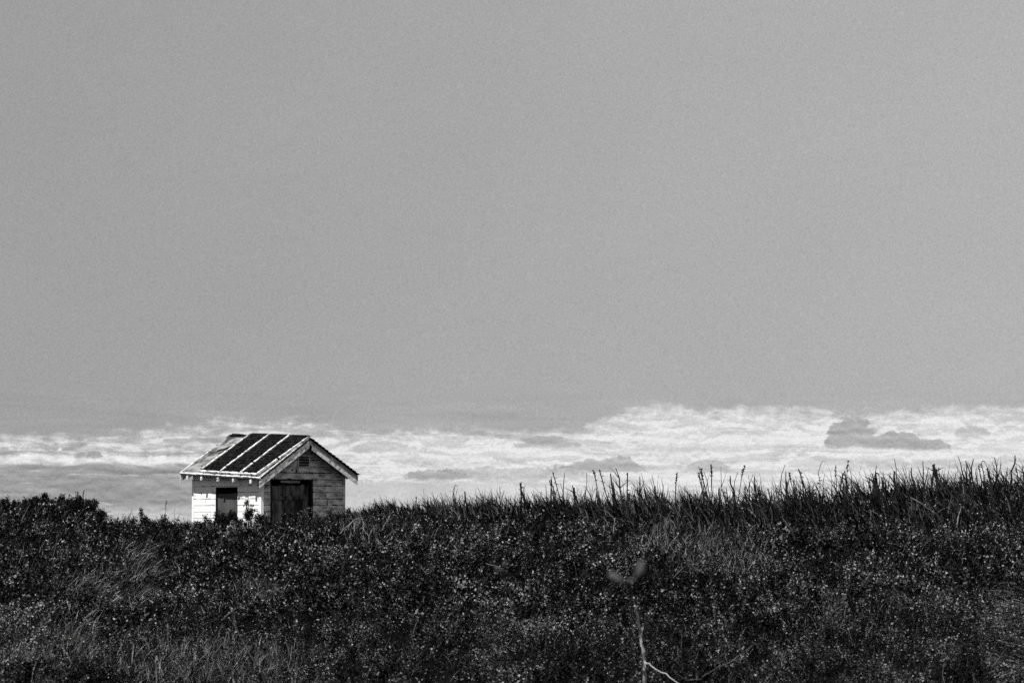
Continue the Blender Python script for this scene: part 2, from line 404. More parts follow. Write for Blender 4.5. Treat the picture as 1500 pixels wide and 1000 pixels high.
# singled-out ones on the skyline: kind, px, row, d, lean, radius, label
SING = [
 ('seed',124,717,80,.0,.010,'seed spike rising highest above the left skyline shrubs'),
 ('branchy',147,733,84,.1,.007,'wispy twig at the right end of the left skyline clump'),
 ('bare',194,743,90,.12,.008,'thin leaning stem on the skyline left of the shed, beside the little arching shrub'),
 ('seed',245,733,93,.0,.008,'slender upright stem nearest the shed on its left side'),
 ('bare',257,744,93,.02,.006,'short bare stem just left of the shed'),
 ('bare',621,716,82,.05,.008,'tall bare stem, first one standing clear right of the shed'),
 ('hook',667,713,82,.1,.012,'hooked stem with clotted leaves midway between shed and picture centre'),
 ('bare',697,717,80,-.15,.008,'left-leaning stem just left of the picture centre'),
 ('fork',763,712,75,-.1,.012,'forked stem at the picture centre'),
 ('leafy',807,702,73,0,.012,'leafy dead stem left of the needle-like one'),
 ('bare',827,692,72,0,.012,'needle-like straight stem, right of centre'),
 ('bare',859,692,71,.02,.010,'straight stem just left of the wavy tall one'),
 ('seed',869,688,71,-.12,.010,'wavy tall stem leaning left, right of centre'),
 ('leafy',919,692,70,0,.014,'thick stem with a lumpy top between the wavy one and the clustered ones'),
 ('bare',939,692,69,-.3,.008,'strongly left-leaning thin stem above the dry grass'),
 ('fork',955,696,69,-.1,.012,'stubby forked stem above the dry grass patch'),
 ('seed',991,693,68,0,.012,'stem with a thick dark seed head above the dry grass patch'),
 ('seed',1042,680,66,-.03,.012,'tallest seed spike left of the three dark cloud patches'),
 ('fork',1056,684,66,.05,.008,'thin forked stem next to the tallest seed spike'),
 ('seed',1091,681,65,.15,.008,'right-leaning thin stem with small seed tip'),
 ('fork',1103,695,65,.35,.010,'stem leaning far right with a forked top'),
 ('leafy',1170,687,62,-.3,.013,'left-leaning stem with a blunt leafy tip below the cloud patches'),
 ('hook',1205,679,61,0,.006,'hair-thin stem ending in a curled hook'),
 ('seed',1224,682,61,0,.005,'hair-thin stem with a small floating-looking seed tip'),
 ('seed',1242,674,60,.02,.006,'tall thin beaded stem below the big dark cloud patch'),
 ('fork',1230,697,60,-.35,.012,'bent dark stem right of the beaded stem, leaning left'),
 ('pair',1265,688,60,-.25,.013,'wide V shaped dark stem'),
 ('fork',1283,682,60,.02,.012,'dark stem with a crossed forked tip beside the wide V'),
 ('bare',1310,672,58,-.15,.011,'tall needle stem leaning left before the paired dark ones'),
 ('pair',1322,684,58,-.25,.016,'thick paired dark stem right of the tall needle'),
 ('fork',1334,685,57,-.3,.018,'thickest dark stem, bare and leaning left'),
 ('fork3',1368,692,56,-.45,.012,'dark stem leaning far left with three prongs'),
 ('pair',1403,668,55,-.14,.018,'tallest dark split stem on the right, with a bare needle tip'),
 ('fork',1426,672,55,.1,.016,'dark forked stem right of the tallest split stem'),
 ('fork3',1457,670,54,0,.014,'three pronged dark stem near the right edge'),
 ('bare',1444,679,54,-.35,.006,'wispy grey stem between the forked and three pronged ones'),
 ('branchy',1482,683,54,-.1,.010,'twiggy dark stem close to the right edge'),
 ('pair',1493,690,54,-.1,.010,'split twiggy stem at the very right edge'),
]
for kind, px, rw, d, lean, r, lab in SING:
    place_stalk(kind, px, rw, d, lab, lean=lean, r=r, fresh=True)
# the crowd of stalks on the right skyline
G = 'dead stems crowding the skyline'
cnt = 0; n_crowd = 262
for i in range(n_crowd):
    px = 520 + (1530 - 520) * ((i + random.random()) / n_crowd) ** .85
    px += 14 * math.sin(px * .145) + 9 * math.sin(px * .051)
    top = float(np.interp(px, SK[:,0], SK[:,1]))
    env = float(np.interp(px, [545, 650, 750, 850, 1000, 1200, 1500], [17, 30, 46, 60, 58, 52, 42]))
    rw = top - env * (.32 + .75 * random.random() ** 1.3) * (.78 + .3 * math.sin(px * .093 + 1))
    d = float(crest(px)) * random.uniform(.9, 1.02)
    kind = random.choices(KINDS, [3,3,1.5,2,.6,3,4,2])[0]
    place_stalk(kind, px, rw, d, DESC[kind] + ' in the dark crowd on the skyline', G + ', ' + DESC[kind])

# pale twigs and bleached stalks lower on the slope: list of polylines in (px,row)
def ground_twig(pts, rpx, label, m='twig', cat='dead twig', branches=(), name='dry_twig', dd=None):
    p0, r0 = pts[0]
    dd_ = np.arange(12, 100, .05); d0 = 1e9
    for pp, rr_ in pts:
        hit = np.where(EYE + (HZ - rr_) * dd_ / F < canopy((pp-750)/F*dd_, dd_) + .03)[0]
        if len(hit): d0 = min(d0, float(dd_[hit[0]]) - .03)
    d0 = min(d0, float(crest(p0)))
    def W(p, r, k=0): return ((p-750)/F*(d0 - k), d0 - k, EYE + (HZ - r) * (d0 - k) / F)
    mb = MB(); q = [W(p, r, .03*i) for i, (p, r) in enumerate(pts)]
    o0 = q[0]; f = lambda w: (w[0]-o0[0], w[1]-o0[1], w[2]-o0[2])
    if rpx > 3: d0 -= .6
    rad = (.8 if rpx > 3 else .62) * rpx * d0 / F
    def smooth(P):
        out = []
        for i in range(len(P)-1):
            for t in (0, .33, .67):
                out.append(tuple(P[i][c]*(1-t)+P[i+1][c]*t + random.gauss(0, rad*.35) for c in range(3)))
        return out + [P[-1]]
    s = smooth([f(w) for w in q]); mb.tube(s, [rad*(1-(.3 if rpx > 3 else .55)*i/len(s))*random.uniform(.85,1.15) for i in range(len(s))], 6)
    for b in branches:
        qb = [f(W(p, r, .02*i)) for i, (p, r) in enumerate(b)]; sb = smooth(qb)
        mb.tube(sb, [rad*(.45 if rpx > 3 else .62)*(1-.6*i/len(sb)) for i in range(len(sb))], 5)
    o = mb.build(name, M[m]); o.location = o0
    tag(o, label, cat); return o
ground_twig([(944,1012),(943,985),(944,968),(940,945),(936,915),(932,898),(929,886)], 3.4, 'bleached forked stalk standing alone at the bottom, right of centre', m='pale_stalk',
            branches=[[(944,968),(952,973),(975,985),(1000,1003)], [(943,975),(940,945),(939,925),(941,912)]])
ground_twig([(1030,1005),(1026,990),(1022,972),(1020,960),(1015,953)], 1.4, 'pale twig rising from the bottom edge right of the forked stalk',
            branches=[[(1028,992),(1005,994),(990,985),(983,977)], [(1026,990),(1045,978),(1058,971),(1075,965)], [(1024,985),(1022,978)]])
ground_twig([(1050,975),(1068,968),(1085,955),(1098,945)], 1.1, 'thin pale twig lying slantwise near the bottom, furthest right of the three')
ground_twig([(232,1010),(232,985),(231,960)], 1.9, 'bright upright stub at the bottom left', m='pale_stalk')
ground_twig([(248,912),(248,930),(250,952)], 1.2, 'short pale stem with a bright tip above the bottom left grass')
ground_twig([(347,1008),(343,985),(338,968)], 2.3, 'bright leaning stub at the bottom left, right of the upright one', m='pale_stalk')
ground_twig([(344,970),(345,955),(349,946)], 2.3, 'grey bent stub behind the bright leaning one', m='stalk')
ground_twig([(375,970),(356,935),(345,915),(338,905)], 1.3, 'thin pale stem leaning left under the crossed twig', branches=[[(352,925),(343,905),(340,893)]])
ground_twig([(326,907),(340,895),(354,887)], 1.2, 'pale twig lying crosswise over the left scrub')
ground_twig([(389,958),(386,945),(384,935)], 1.3, 'short curved pale stem below the middle of the left half')
ground_twig([(390,1005),(391,985),(393,978)], 1.3, 'small pale stem at the bottom edge under the curved stem')
ground_twig([(447,890),(440,876),(432,865),(429,858)], 1.3, 'bent pale twig right of the tall curving stem')
ground_twig([(458,877),(452,868),(447,861)], .9, 'short thin pale twig beside the bent twig')
ground_twig([(380,905),(382,880),(388,858),(388,842)], 1.2, 'tall faint curving stem in the left half', m='stalk', branches=[[(382,880),(392,866),(397,858)]])
ground_twig([(308,925),(308,895),(310,880)], 1.4, 'faint upright stem left of the crossed twig', m='stalk')
ground_twig([(152,960),(151,945),(150,936)], 1.3, 'pale upright stem in the left grass')
ground_twig([(83,893),(93,884),(104,872),(112,862)], 1.0, 'thin pale stem leaning right near the left edge')
ground_twig([(542,795),(541,785),(536,779),(530,772)], 1.4, 'whitish broken twig just right of the shed, below the crest', m='pale_stalk', branches=[[(541,785),(545,776)]])
ground_twig([(592,838),(590,828),(592,820),(598,816)], 1.1, 'tiny pale forked twig left of centre', branches=[[(590,828),(586,824)]])
ground_twig([(614,834),(616,826),(615,820)], 1.0, 'tiny pale stub right of the tiny forked twig')
ground_twig([(541,835),(539,822),(536,812)], .9, 'tiny faint twig left of the tiny forked twig', m='stalk')
ground_twig([(712,825),(728,829),(742,836)], 1.0, 'pale twig lying flat at the centre of the scrub')
ground_twig([(898,780),(899,768),(901,758)], 1.2, 'bright upright stub below the skyline stems, right of centre', m='pale_stalk', branches=[[(899,772),(903,776)]])
ground_twig([(969,858),(962,842),(958,826),(957,818)], 1.2, 'curved pale stem in the dry grass patch, left one')
ground_twig([(992,856),(990,846)], 1.3, 'short bright stub right of the curved pale stem')
ground_twig([(985,846),(1000,831),(1012,820)], 1.1, 'hooked pale twig arching over the dry grass', branches=[[(1012,820),(1015,824),(1014,826)]])
ground_twig([(902,828),(903,832),(901,826),(912,820)], .9, 'tiny crooked twig above the blurred curled leaf')
ground_twig([(1163,790),(1158,775),(1146,760),(1144,745)], 1.5, 'long pale stem leaning left below the skyline stems')
ground_twig([(1200,785),(1195,772),(1188,760)], 1.4, 'pale stem right of the long leaning one, nearly parallel')
ground_twig([(1333,729),(1350,738),(1368,752)], 1.8, 'pale branch lying slantwise among the right-hand dark stems', branches=[[(1368,752),(1380,746),(1390,742)]])
ground_twig([(1401,768),(1403,755),(1407,745),(1405,738)], 1.6, 'pale bent stem rising under the tallest split stem', m='pale_stalk')
ground_twig([(1455,743),(1452,736),(1450,731)], 1.4, 'short pale stub near the right edge below the skyline')
ground_twig([(1373,775),(1375,765),(1376,756)], 1.2, 'grey upright stub right of the slanting pale branch foot')
ground_twig([(1387,772),(1386,766)], 1.3, 'tiny pale stub beside the pale bent stem')
ground_twig([(1205,812),(1200,818),(1198,805),(1203,800)], .9, 'small pale twig above the middle of the right scrub')
ground_twig([(1070,842),(1074,820),(1068,795),(1070,780)], 1.3, 'grey stem standing at the right of the dry grass patch', m='stalk')
ground_twig([(1088,848),(1080,825),(1074,805)], 1.5, 'dark stem crossing in front of the dry grass patch', m='stalk')
ground_twig([(1214,920),(1212,905),(1205,893)], .9, 'small pale curved stem in the right scrub, alone')
ground_twig([(1450,975),(1462,960),(1468,950),(1470,942)], 2.0, 'pale leaning stem in the bottom right corner', branches=[[(1462,960),(1450,955),(1444,948)]])
ground_twig([(1500,883),(1492,876),(1485,869)], 1.4, 'bright grass stem end at the right edge, leaning left')

# ---------------------------------------------------------------- out-of-focus curled leaf close to the lens
def curled_leaf():
    d = 2.7; root = bpy.data.objects.new('curled_leaf', None); C.objects.link(root)
    u = d / F; cx, cz = (920-750)*u, EYE + (HZ-836)*u
    root.location = (cx, d, cz)
    tag(root, 'out of focus grey curled leaf close to the lens, over the scrub right of centre', 'leaf')
    def blade(pts, wid, name):
        n = 10; mb = MB(); rows_ = []
        for i in range(n+1):
            t = i/n; k = t*(len(pts)-1); j = min(int(k), len(pts)-2); f = k-j
            px = pts[j][0]*(1-f)+pts[j+1][0]*f; pz = pts[j][1]*(1-f)+pts[j+1][1]*f
            w = wid*math.sin(math.pi*min(max(t*.9+.07,0),1))**.7
            tx = pts[j+1][0]-pts[j][0]; tz = pts[j+1][1]-pts[j][1]; L = math.hypot(tx,tz)
            nx_, nz_ = -tz/L, tx/L
            for s in (-1,-.5,0,.5,1):
                for o_ in (0,):
                    rows_.append(((px+nx_*w*s)*u, -(1-s*s)*w*.7*u, -(pz+nz_*w*s)*u))
        me = bpy.data.meshes.new(name); fs = [(i*5+k, i*5+k+1, (i+1)*5+k+1, (i+1)*5+k) for i in range(n) for k in range(4)]
        me.from_pydata(rows_, [], fs); me.update()
        o = add_obj(name, me, root, M['dryleaf'])
        for pl in me.polygons: pl.use_smooth = True
        sm = o.modifiers.new('t', 'SOLIDIFY'); sm.thickness = .0006
        return o
    blade([(-25,1),(-23,8),(-15,13),(-6,15)], 6.5, 'blade')
    blade([(-1,14),(4,14),(8,12)], 4.0, 'blade')
    blade([(10,9),(15,5),(18,-2),(19,-9),(17,-16)], 7.0, 'blade')
    mb = MB(); mb.tube([(.002,.0,-.012),(.006,.01,-.165),(.0,.02,-.7),(.01,.03,-1.25)], [.0004,.0006,.0008,.001], 5); mb.build('stem', M['stalk'], root)
curled_leaf()

# ---------------------------------------------------------------- the shed
S = bpy.data.objects.new('shed', None); C.objects.link(S)
SD = 110.0; S.location = ((383.3-750)/F*SD, SD, 1.0); S.rotation_euler = (0, 0, R(40))
tag(S, 'small weathered white wooden shed with black roof strips standing behind the scrub', 'shed')
Wd, Ln = 3.98, 4.74; e_, f_, b_ = .36, .43, .42
TILT = .047
AX = Wd/2; ZA = 4.12; ZE = 2.54; thL = math.atan2(ZA-ZE, AX+e_); ZRr = 2.72; thR = math.atan2(ZA-ZRr, AX+e_)
LsL = (AX+e_)/math.cos(thL); LsR = (AX+e_)/math.cos(thR)
def roofL(v, t, n): return (-e_ + t*math.cos(thL) - n*math.sin(thL), v, ZE + t*math.sin(thL) + n*math.cos(thL) + TILT*(v+f_))
def roofR(v, t, n): return (Wd+e_ - t*math.cos(thR) + n*math.sin(thR), v, ZRr + t*math.sin(thR) + n*math.cos(thR) + TILT*(v+f_))
def under(x, y):   # underside of roof deck over the walls
    z = ZE + (x+e_)*math.tan(thL) if x < AX else ZRr + (Wd+e_-x)*math.tan(thR)
    return z - .09 + TILT*(y+f_)
J = random.uniform
def board_wall(axis_, length, zfun, openings, name, m, pitch=.25, facing=-1, gs=1.0):
    """lapped boards with uneven gaps; axis_ 'x': along local x at y=pos ; 'y': along y at x=pos"""
    kind, pos = axis_; mb = MB(); bk = MB()
    def put(B, a0, a1, t0, t1, zb0, zb1, zt0, zt1):
        if kind == 'x': B.hexa([(a0,t0,zb0),(a1,t0,zb1),(a1,t1,zb1),(a0,t1,zb0),(a0,t0,zt0),(a1,t0,zt1),(a1,t1,zt1),(a0,t1,zt0)])
        else: B.hexa([(t0,a1,zb1),(t0,a0,zb0),(t1,a0,zb0),(t1,a1,zb1),(t0,a1,zt1),(t0,a0,zt0),(t1,a0,zt0),(t1,a1,zt1)])
    cuts = {0.0, length}
    for o in openings: cuts |= {o[0], o[1]}
    if kind == 'x': cuts.add(AX)
    step = .3; k = step
    while k < length: 
        if all(abs(k-c) > .08 for c in cuts): cuts.add(k)
        k += step * J(.7, 1.3)
    cuts = sorted(cuts)
    splits = {}
    for a0, a1 in zip(cuts[:-1], cuts[1:]):
        mid = (a0+a1)/2
        op = [o for o in openings if o[0]-1e-6 <= mid <= o[1]+1e-6]
        # dark backing, shade in the gaps between boards put into its colour
        lo = 0.0
        segs = [(0.0, 9.0)]
        for o in op: segs = [(o[3], 9.0)] if o[2] <= 0 else [(0.0, o[2]), (o[3], 9.0)]
        for s0, s1 in segs:
            put(bk, a0, a1, pos - facing*.03, pos - facing*.05, s0, s0, min(s1, zfun(a0)-.01), min(s1, zfun(a1)-.01))
            c = 0
            while c*pitch < max(zfun(a0), zfun(a1)):
                z0 = c*pitch; z1 = z0 + pitch; c += 1
                g = J(.012, .034) if random.random() < .8 else J(.03, .05)
                g *= gs; z0a = max(z0 + g*J(.8,1.2), s0); z0b = max(z0 + g*J(.8,1.2), s0)
                za = min(z1, s1, zfun(a0)); zb = min(z1, s1, zfun(a1))
                if za - z0a < .01 and zb - z0b < .01: continue
                za = max(za, z0a + .002); zb = max(zb, z0b + .002)
                gap = .012 if random.random() < .12 else 0
                t = pos + facing*.012 + facing*J(0, .012)
                put(mb, a0+gap, a1, t, pos - facing*.02, z0a, z0b, za, zb)
    w = mb.build(name, m, S)
    bk.build('wall_backing', M['felt'], w)
    return w
# gable wall facing right-front, side wall facing left-front, and the two hidden walls
door = (.41, 2.45, 0, 2.52); win = (1.58, 3.1, 0, 2.22)
board_wall(('x', 0.0), Wd, lambda a: under(a, 0), [door], 'gable_wall', M['gable'])
board_wall(('y', 0.0), Ln, lambda a: under(0, a), [win], 'side_wall', M['paint'], gs=.6)
board_wall(('x', Ln), Wd, lambda a: under(a, Ln), [], 'gable_wall', M['gable'], facing=1)
board_wall(('y', Wd), Ln, lambda a: under(Wd, a), [], 'side_wall', M['paint'], facing=1)
mb = MB()
mb.box(-.035, .0, -.035, .10, 0, 2.5); mb.box(.0, .09, -.035, -.0255, 0, 2.55)
mb.build('corner_board', M['paint'], S)
mb = MB(); mb.box(Wd-.09, Wd+.03, -.035, -.0255, 0, 2.6); mb.build('corner_board', M['gable'], S)
mb = MB(); mb.box(-.035, -.0255, Ln-.11, Ln+.02, 0, 2.55); mb.build('corner_board', M['paint'], S)
mb = MB(); mb.box(.02, Wd-.02, .02, Ln-.02, -.6, -.02); mb.build('floor_slab', M['felt'], S)
# door
mb = MB(); xx = door[0] + .10
while xx < door[1] - .12:
    w = J(.13, .2); mb.box(xx, min(xx+w, door[1]-.12), .10 + J(0,.02), .14, .0, 2.30 + J(-.05, .03)); xx += w + .012
dr = mb.build('door', M['oldwood'], S)
mb = MB(); mb.box(door[0]+.12, door[1]-.14, .07, .095, 1.72, 1.86); mb.box(door[0]+.12, door[1]-.14, .07, .095, .5, .64); mb.build('cross_rail', M['oldwood'], dr)
mb = MB(); mb.box(door[0], door[0]+.08, -.02, .13, 0, 2.52); mb.box(door[1]-.08, door[1], -.02, .13, 0, 2.52); mb.box(door[0]+.08, door[1]-.08, -.02, .13, 2.46, 2.52)
mb.build('door_frame', M['felt'], S)
mb = MB()
for k in range(7):
    a = door[0]+.5+k*.13; mb.box(a, a+.13, -.015, .01, 2.34+J(0,.05), 2.455)
mb.build('broken_lintel_board', M['trim_grey'], S)
# side window, boarded
mb = MB()
for k in range(5):
    a = win[0]+.04+k*.288; mb.box(.05, .07, a, a+.28, .1, 1.97+J(-.01,.01))
mb.build('window_board', M['ply'], S)
mb = MB(); mb.box(-.02, .10, win[0], win[0]+.04, 0, 2.22); mb.box(-.02, .10, win[1]-.04, win[1], 0, 2.22); mb.box(-.02, .10, win[0]+.04, win[1]-.04, 2.18, 2.22)
mb.build('window_frame', M['felt'], S)
# gable vent
mb = MB(); v0, v1, z0, z1 = 1.74, 2.22, 3.02, 3.40
mb.box(v0-.04, v0, -.055, -.024, z0-.03, z1+.03); mb.box(v1, v1+.04, -.055, -.024, z0-.03, z1+.03)
mb.box(v0, v1, -.055, -.024, z1, z1+.03); mb.box(v0, v1, -.055, -.024, z0-.03, z0)
vent = mb.build('vent', M['gable'], S)
mb = MB(); mb.box(v0, v1, -.030, -.0245, z0, z1); mb.build('vent_opening', M['felt'], vent)
for k in range(3):
    mb = MB(); zz = z0 + .06 + k*.115; mb.hexa([(v0,-.07,zz),(v1,-.07,zz),(v1,-.032,zz+.03),(v0,-.032,zz+.03),(v0,-.07,zz+.02),(v1,-.07,zz+.02),(v1,-.032,zz+.05),(v0,-.032,zz+.05)])
    mb.build('louvre', M['trim_grey'], vent)
# knot holes under the vent
for (a, zz, w, h) in ((1.40,2.84,.10,.05),(1.62,2.78,.07,.13),(3.02,1.85,.06,.07),(3.1,1.5,.05,.25)):
    mb = MB(); mb.hexa([(a,-.032,zz),(a+w,-.032,zz+.02),(a+w,-.0255,zz+.02),(a,-.0255,zz),(a+.02,-.032,zz+h),(a+w*.8,-.032,zz+h),(a+w*.8,-.0255,zz+h),(a+.02,-.0255,zz+h)])
    mb.build('hole', M['felt'], S)

# roof
def slab(fn, v0, v1, t0, t1, n0, n1, mb): mb.hexa([fn(v0,t0,n0),fn(v1,t0,n0),fn(v1,t1,n0),fn(v0,t1,n0),fn(v0,t0,n1),fn(v1,t0,n1),fn(v1,t1,n1),fn(v0,t1,n1)])
mb = MB(); nb = 15; hb = LsL/nb
for k in range(nb):      # weathered sheathing boards, ragged at the back end
    vb = Ln+b_ + (J(-.10, .03) if k > 1 else 0) - (.12 if k in (9,10) else 0) - (.1 if k == 13 else 0)
    slab(roofL, -f_, vb, k*hb+.006, (k+1)*hb-.004 - (.03 if k == nb-1 else 0), -.03, J(-.004,.006), mb)
roof = mb.build('roof', M['deck'], S)
mb = MB(); slab(roofL, -f_+.03, Ln+b_-.14, .04, LsL-.06, -.07, -.034, mb); mb.build('underlay', M['felt'], roof)
mb = MB(); slab(roofR, -f_, Ln+b_, .0, LsR-.03, -.06, -.002, mb); mb.build('roof_slope', M['felt'], roof)
mb = MB(); nb = 14; hb = LsR/nb
for k in range(nb):
    v = -f_-.02-J(0,.03); 
    mb.hexa([roofR(v,k*hb-.03,.004),roofR(Ln+b_,k*hb-.03,.004),roofR(Ln+b_,(k+1)*hb,.004),roofR(v,(k+1)*hb,.004),
             roofR(v,k*hb-.03,.045+J(0,.01)),roofR(Ln+b_,k*hb-.03,.045),roofR(Ln+b_,(k+1)*hb,.012),roofR(v,(k+1)*hb,.012)])
mb.build('shingle_course', M['shingle'], roof)
# three black shingled strips on the left slope
def lerp(a, b, t): return a + (b-a)*t
edges = [(-.15, -.51), (.99, .86), (2.40, 2.25), (3.77, 3.52)]
TB, TT = .10, LsL + .05
for i in range(3):
    mb = MB(); n = 16
    for k in range(n):
        t0, t1 = lerp(TB, TT, k/n), lerp(TB, TT, (k+1)/n)
        a0 = lerp(edges[i][0], edges[i][1], k/n) + .055; a1 = lerp(edges[i+1][0], edges[i+1][1], k/n) - .055
        m_ = 4
        for j in range(m_):
            p0, p1 = lerp(a0, a1, j/m_), lerp(a0, a1, (j+1)/m_) - .004; jt = J(-.012,.012)
            mb.hexa([roofL(p0,t0+jt,.05),roofL(p1,t0+jt,.05),roofL(p1,t1+.02,.05),roofL(p0,t1+.02,.05),
                     roofL(p0,t0+jt,.100+J(0,.008)),roofL(p1,t0+jt,.100+J(0,.008)),roofL(p1,t1+.02,.088),roofL(p0,t1+.02,.088)])
    mb.build('shingle_panel', M['shingle'], roof)
def strip(fn, pts, w, n0, n1, mb, along='t', seg=30, jw=.6):
    (va, ta), (vb, tb) = pts; last = None
    for k in range(seg):
        a, b = k/seg, (k+1)/seg; ww = w * J(1-jw, 1+jw) / 2; o = J(-.2,.2)*w
        v0, t0, v1, t1 = lerp(va,vb,a), lerp(ta,tb,a), lerp(va,vb,b), lerp(ta,tb,b)
        n1_ = n1 + J(0,.008)
        if random.random() < .05 and jw > .5: continue
        if along == 't': mb.hexa([fn(v0-ww+o,t0,n0),fn(v0+ww+o,t0,n0),fn(v1+ww+o,t1,n0),fn(v1-ww+o,t1,n0),fn(v0-ww+o,t0,n1_),fn(v0+ww+o,t0,n1_),fn(v1+ww+o,t1,n1_),fn(v1-ww+o,t1,n1_)])
        else: mb.hexa([fn(v0,t0-ww+o,n0),fn(v1,t1-ww+o,n0),fn(v1,t1+ww+o,n0),fn(v0,t0+ww+o,n0),fn(v0,t0-ww+o,n1_),fn(v1,t1-ww+o,n1_),fn(v1,t1+ww+o,n1_),fn(v0,t0+ww+o,n1_)])
for i, ed in enumerate(edges):
    mb = MB(); strip(roofL, [(ed[0], TB+.06), (ed[1], TT)], .062 if i in (1,2) else .05, .05, .125, mb); mb.build('roof_batten', M['trim'], roof)
mb = MB(); strip(roofL, [(edges[0][0]-.05, TB), (edges[3][0]+.05, TB)], .065, .045, .115, mb, along='v', seg=18); mb.build('roof_batten', M['trim'], roof)
# white drip edges of the lower layer
mb = MB(); strip(roofL, [(-f_-.01, -.005), (Ln+b_-.03, -.005)], .06, -.035, .03, mb, along='v', seg=24, jw=.3); mb.build('drip_edge', M['trim'], roof)
mb = MB(); strip(roofL, [(-f_-.015, .04), (-f_-.015, LsL-.22)], .032, .008, .035, mb, seg=16, jw=.3); mb.build('drip_edge', M['trim'], roof)
mb = MB(); strip(roofL, [(Ln+b_-.05, .06), (Ln+b_-.16, LsL*.6)], .035, .008, .03, mb, seg=10, jw=.5); mb.build('drip_edge', M['trim'], roof)
mb = MB(); strip(roofL, [(edges[3][0]+.1, LsL-.05), (Ln+b_-.25, LsL-.05)], .14, .008, .04, mb, along='v', seg=4); mb.build('ridge_cap', M['shingle'], roof)
mb = MB(); strip(roofL, [(edges[3][1]+.25, LsL*.72), (edges[3][1]+.95, LsL*.58)], .10, .008, .03, mb, along='v', seg=5); mb.build('torn_felt', M['shingle'], roof)
# barge boards
def barge(fn, t0, t1, v0, v1, dz0, dz1, m, name='barge_board'):
    mb = MB(); seg = 6
    for k in range(seg):
        a, b = lerp(t0,t1,k/seg), lerp(t0,t1,(k+1)/seg); j0, j1 = 0, 0
        P = []
        for (t, v) in ((a,v0),(b,v0),(b,v1),(a,v1)): q = fn(v,t,0); P.append((q[0],q[1],q[2]-dz1))
        for (t, v) in ((a,v0),(b,v0),(b,v1),(a,v1)): q = fn(v,t,0); P.append((q[0],q[1],q[2]-dz0))
        mb.hexa(P)
    return mb.build(name, m, S)
barge(roofL, .0, LsL-.03, -f_-.0, -f_+.04, .10, .37, M['trim'])
barge(roofR, .0, LsR-.03, -f_-.0, -f_+.035, .065, .255, M['trim_grey'])  # upper right board in a darker grey than the one below
barge(roofR, .02, LsR-.12, -f_-.012, -f_+.03, .259, .42, M['trim'])
barge(roofL, .0, LsL, Ln+b_-.06, Ln+b_-.02, .08, .36, M['trim'])
barge(roofR, .0, LsR, Ln+b_-.06, Ln+b_-.02, .08, .36, M['trim'])
# rafter tails
for v in (.22, 1.40, 2.47, 3.62, 4.62):
    mb = MB(); P = []
    w = .05
    for (t, dz) in ((.0,.24),(.62,.24)):
        pass
    w = .058; q0 = roofL(v, -.06, -.075); q1 = roofL(v, .6, -.075)
    mb.hexa([(q0[0],v-w,q0[2]-.13),(q1[0],v-w,q1[2]-.13),(q1[0],v+w,q1[2]-.13),(q0[0],v+w,q0[2]-.13),(q0[0],v-w,q0[2]),(q1[0],v-w,q1[2]),(q1[0],v+w,q1[2]),(q0[0],v+w,q0[2])])
    mb.build('rafter_tail', M['trim'], S)
for v in (.22, 1.40, 2.47, 3.62, 4.62):
    mb = MB(); q0 = roofR(v, .015, -.072); q1 = roofR(v, .6, -.072); w = .05
    mb.hexa([(q1[0],v-w,q1[2]-.15),(q0[0],v-w,q0[2]-.15),(q0[0],v+w,q0[2]-.15),(q1[0],v+w,q1[2]-.15),(q1[0],v-w,q1[2]),(q0[0],v-w,q0[2]),(q0[0],v+w,q0[2]),(q1[0],v+w,q1[2])])
    mb.build('rafter_tail', M['trim'], S)

# ---------------------------------------------------------------- sky and light
SUN_EL = R(62.5)
n_s = (-math.cos(R(40)), -math.sin(R(40))); n_g = (math.sin(R(40)), -math.cos(R(40)))
kx = .27; sx, sy = n_s[0] + kx*n_g[0], n_s[1] + kx*n_g[1]; l_ = math.hypot(sx, sy); sx /= l_; sy /= l_
sd = (sx*math.cos(SUN_EL), sy*math.cos(SUN_EL), math.sin(SUN_EL))
sun = bpy.data.lights.new('sun', 'SUN'); sun.energy = 5.0; sun.angle = R(.5); sun.color = (1, .995, .985)
so = bpy.data.objects.new('sun', sun); C.objects.link(so)
import mathutils
so.rotation_euler = mathutils.Vector(sd).to_track_quat('Z', 'Y').to_euler(); so.location = (0, 0, 30)

w = bpy.data.worlds.new('World'); bpy.context.scene.world = w; w.use_nodes = True
nt = w.node_tree; nt.nodes.clear(); L = nt.links
class E:
    def __init__(s, sock): s.s = sock
    def _op(s, op, o, rev=False, third=None):
        n = nt.nodes.new('ShaderNodeMath'); n.operation = op
        a, b = (o, s) if rev else (s, o)
        for i, q in enumerate((a, b)):
            if q is None: continue
            if isinstance(q, E): L.new(q.s, n.inputs[i])
            else: n.inputs[i].default_value = q
        return E(n.outputs[0])
    def __add__(s, o): return s._op('ADD', o)
    __radd__ = __add__
    def __sub__(s, o): return s._op('SUBTRACT', o)
    def __rsub__(s, o): return s._op('SUBTRACT', o, True)
    def __mul__(s, o): return s._op('MULTIPLY', o)
    __rmul__ = __mul__
    def __truediv__(s, o): return s._op('DIVIDE', o)
    def max(s, o): return s._op('MAXIMUM', o)
    def min(s, o): return s._op('MINIMUM', o)
def sstep(x, a, b):
    n = nt.nodes.new('ShaderNodeMapRange'); n.interpolation_type = 'SMOOTHSTEP'
    L.new(x.s, n.inputs['Value']); 
    if a <= b: n.inputs['From Min'].default_value = a; n.inputs['From Max'].default_value = b
    else:
        n.inputs['From Min'].default_value = b; n.inputs['From Max'].default_value = a
        n.inputs['To Min'].default_value = 1; n.inputs['To Max'].default_value = 0
    return E(n.outputs['Result'])
def mix(a, b, f): return (b - a) * f + a if isinstance(b, E) or isinstance(a, E) else f * (b - a) + a
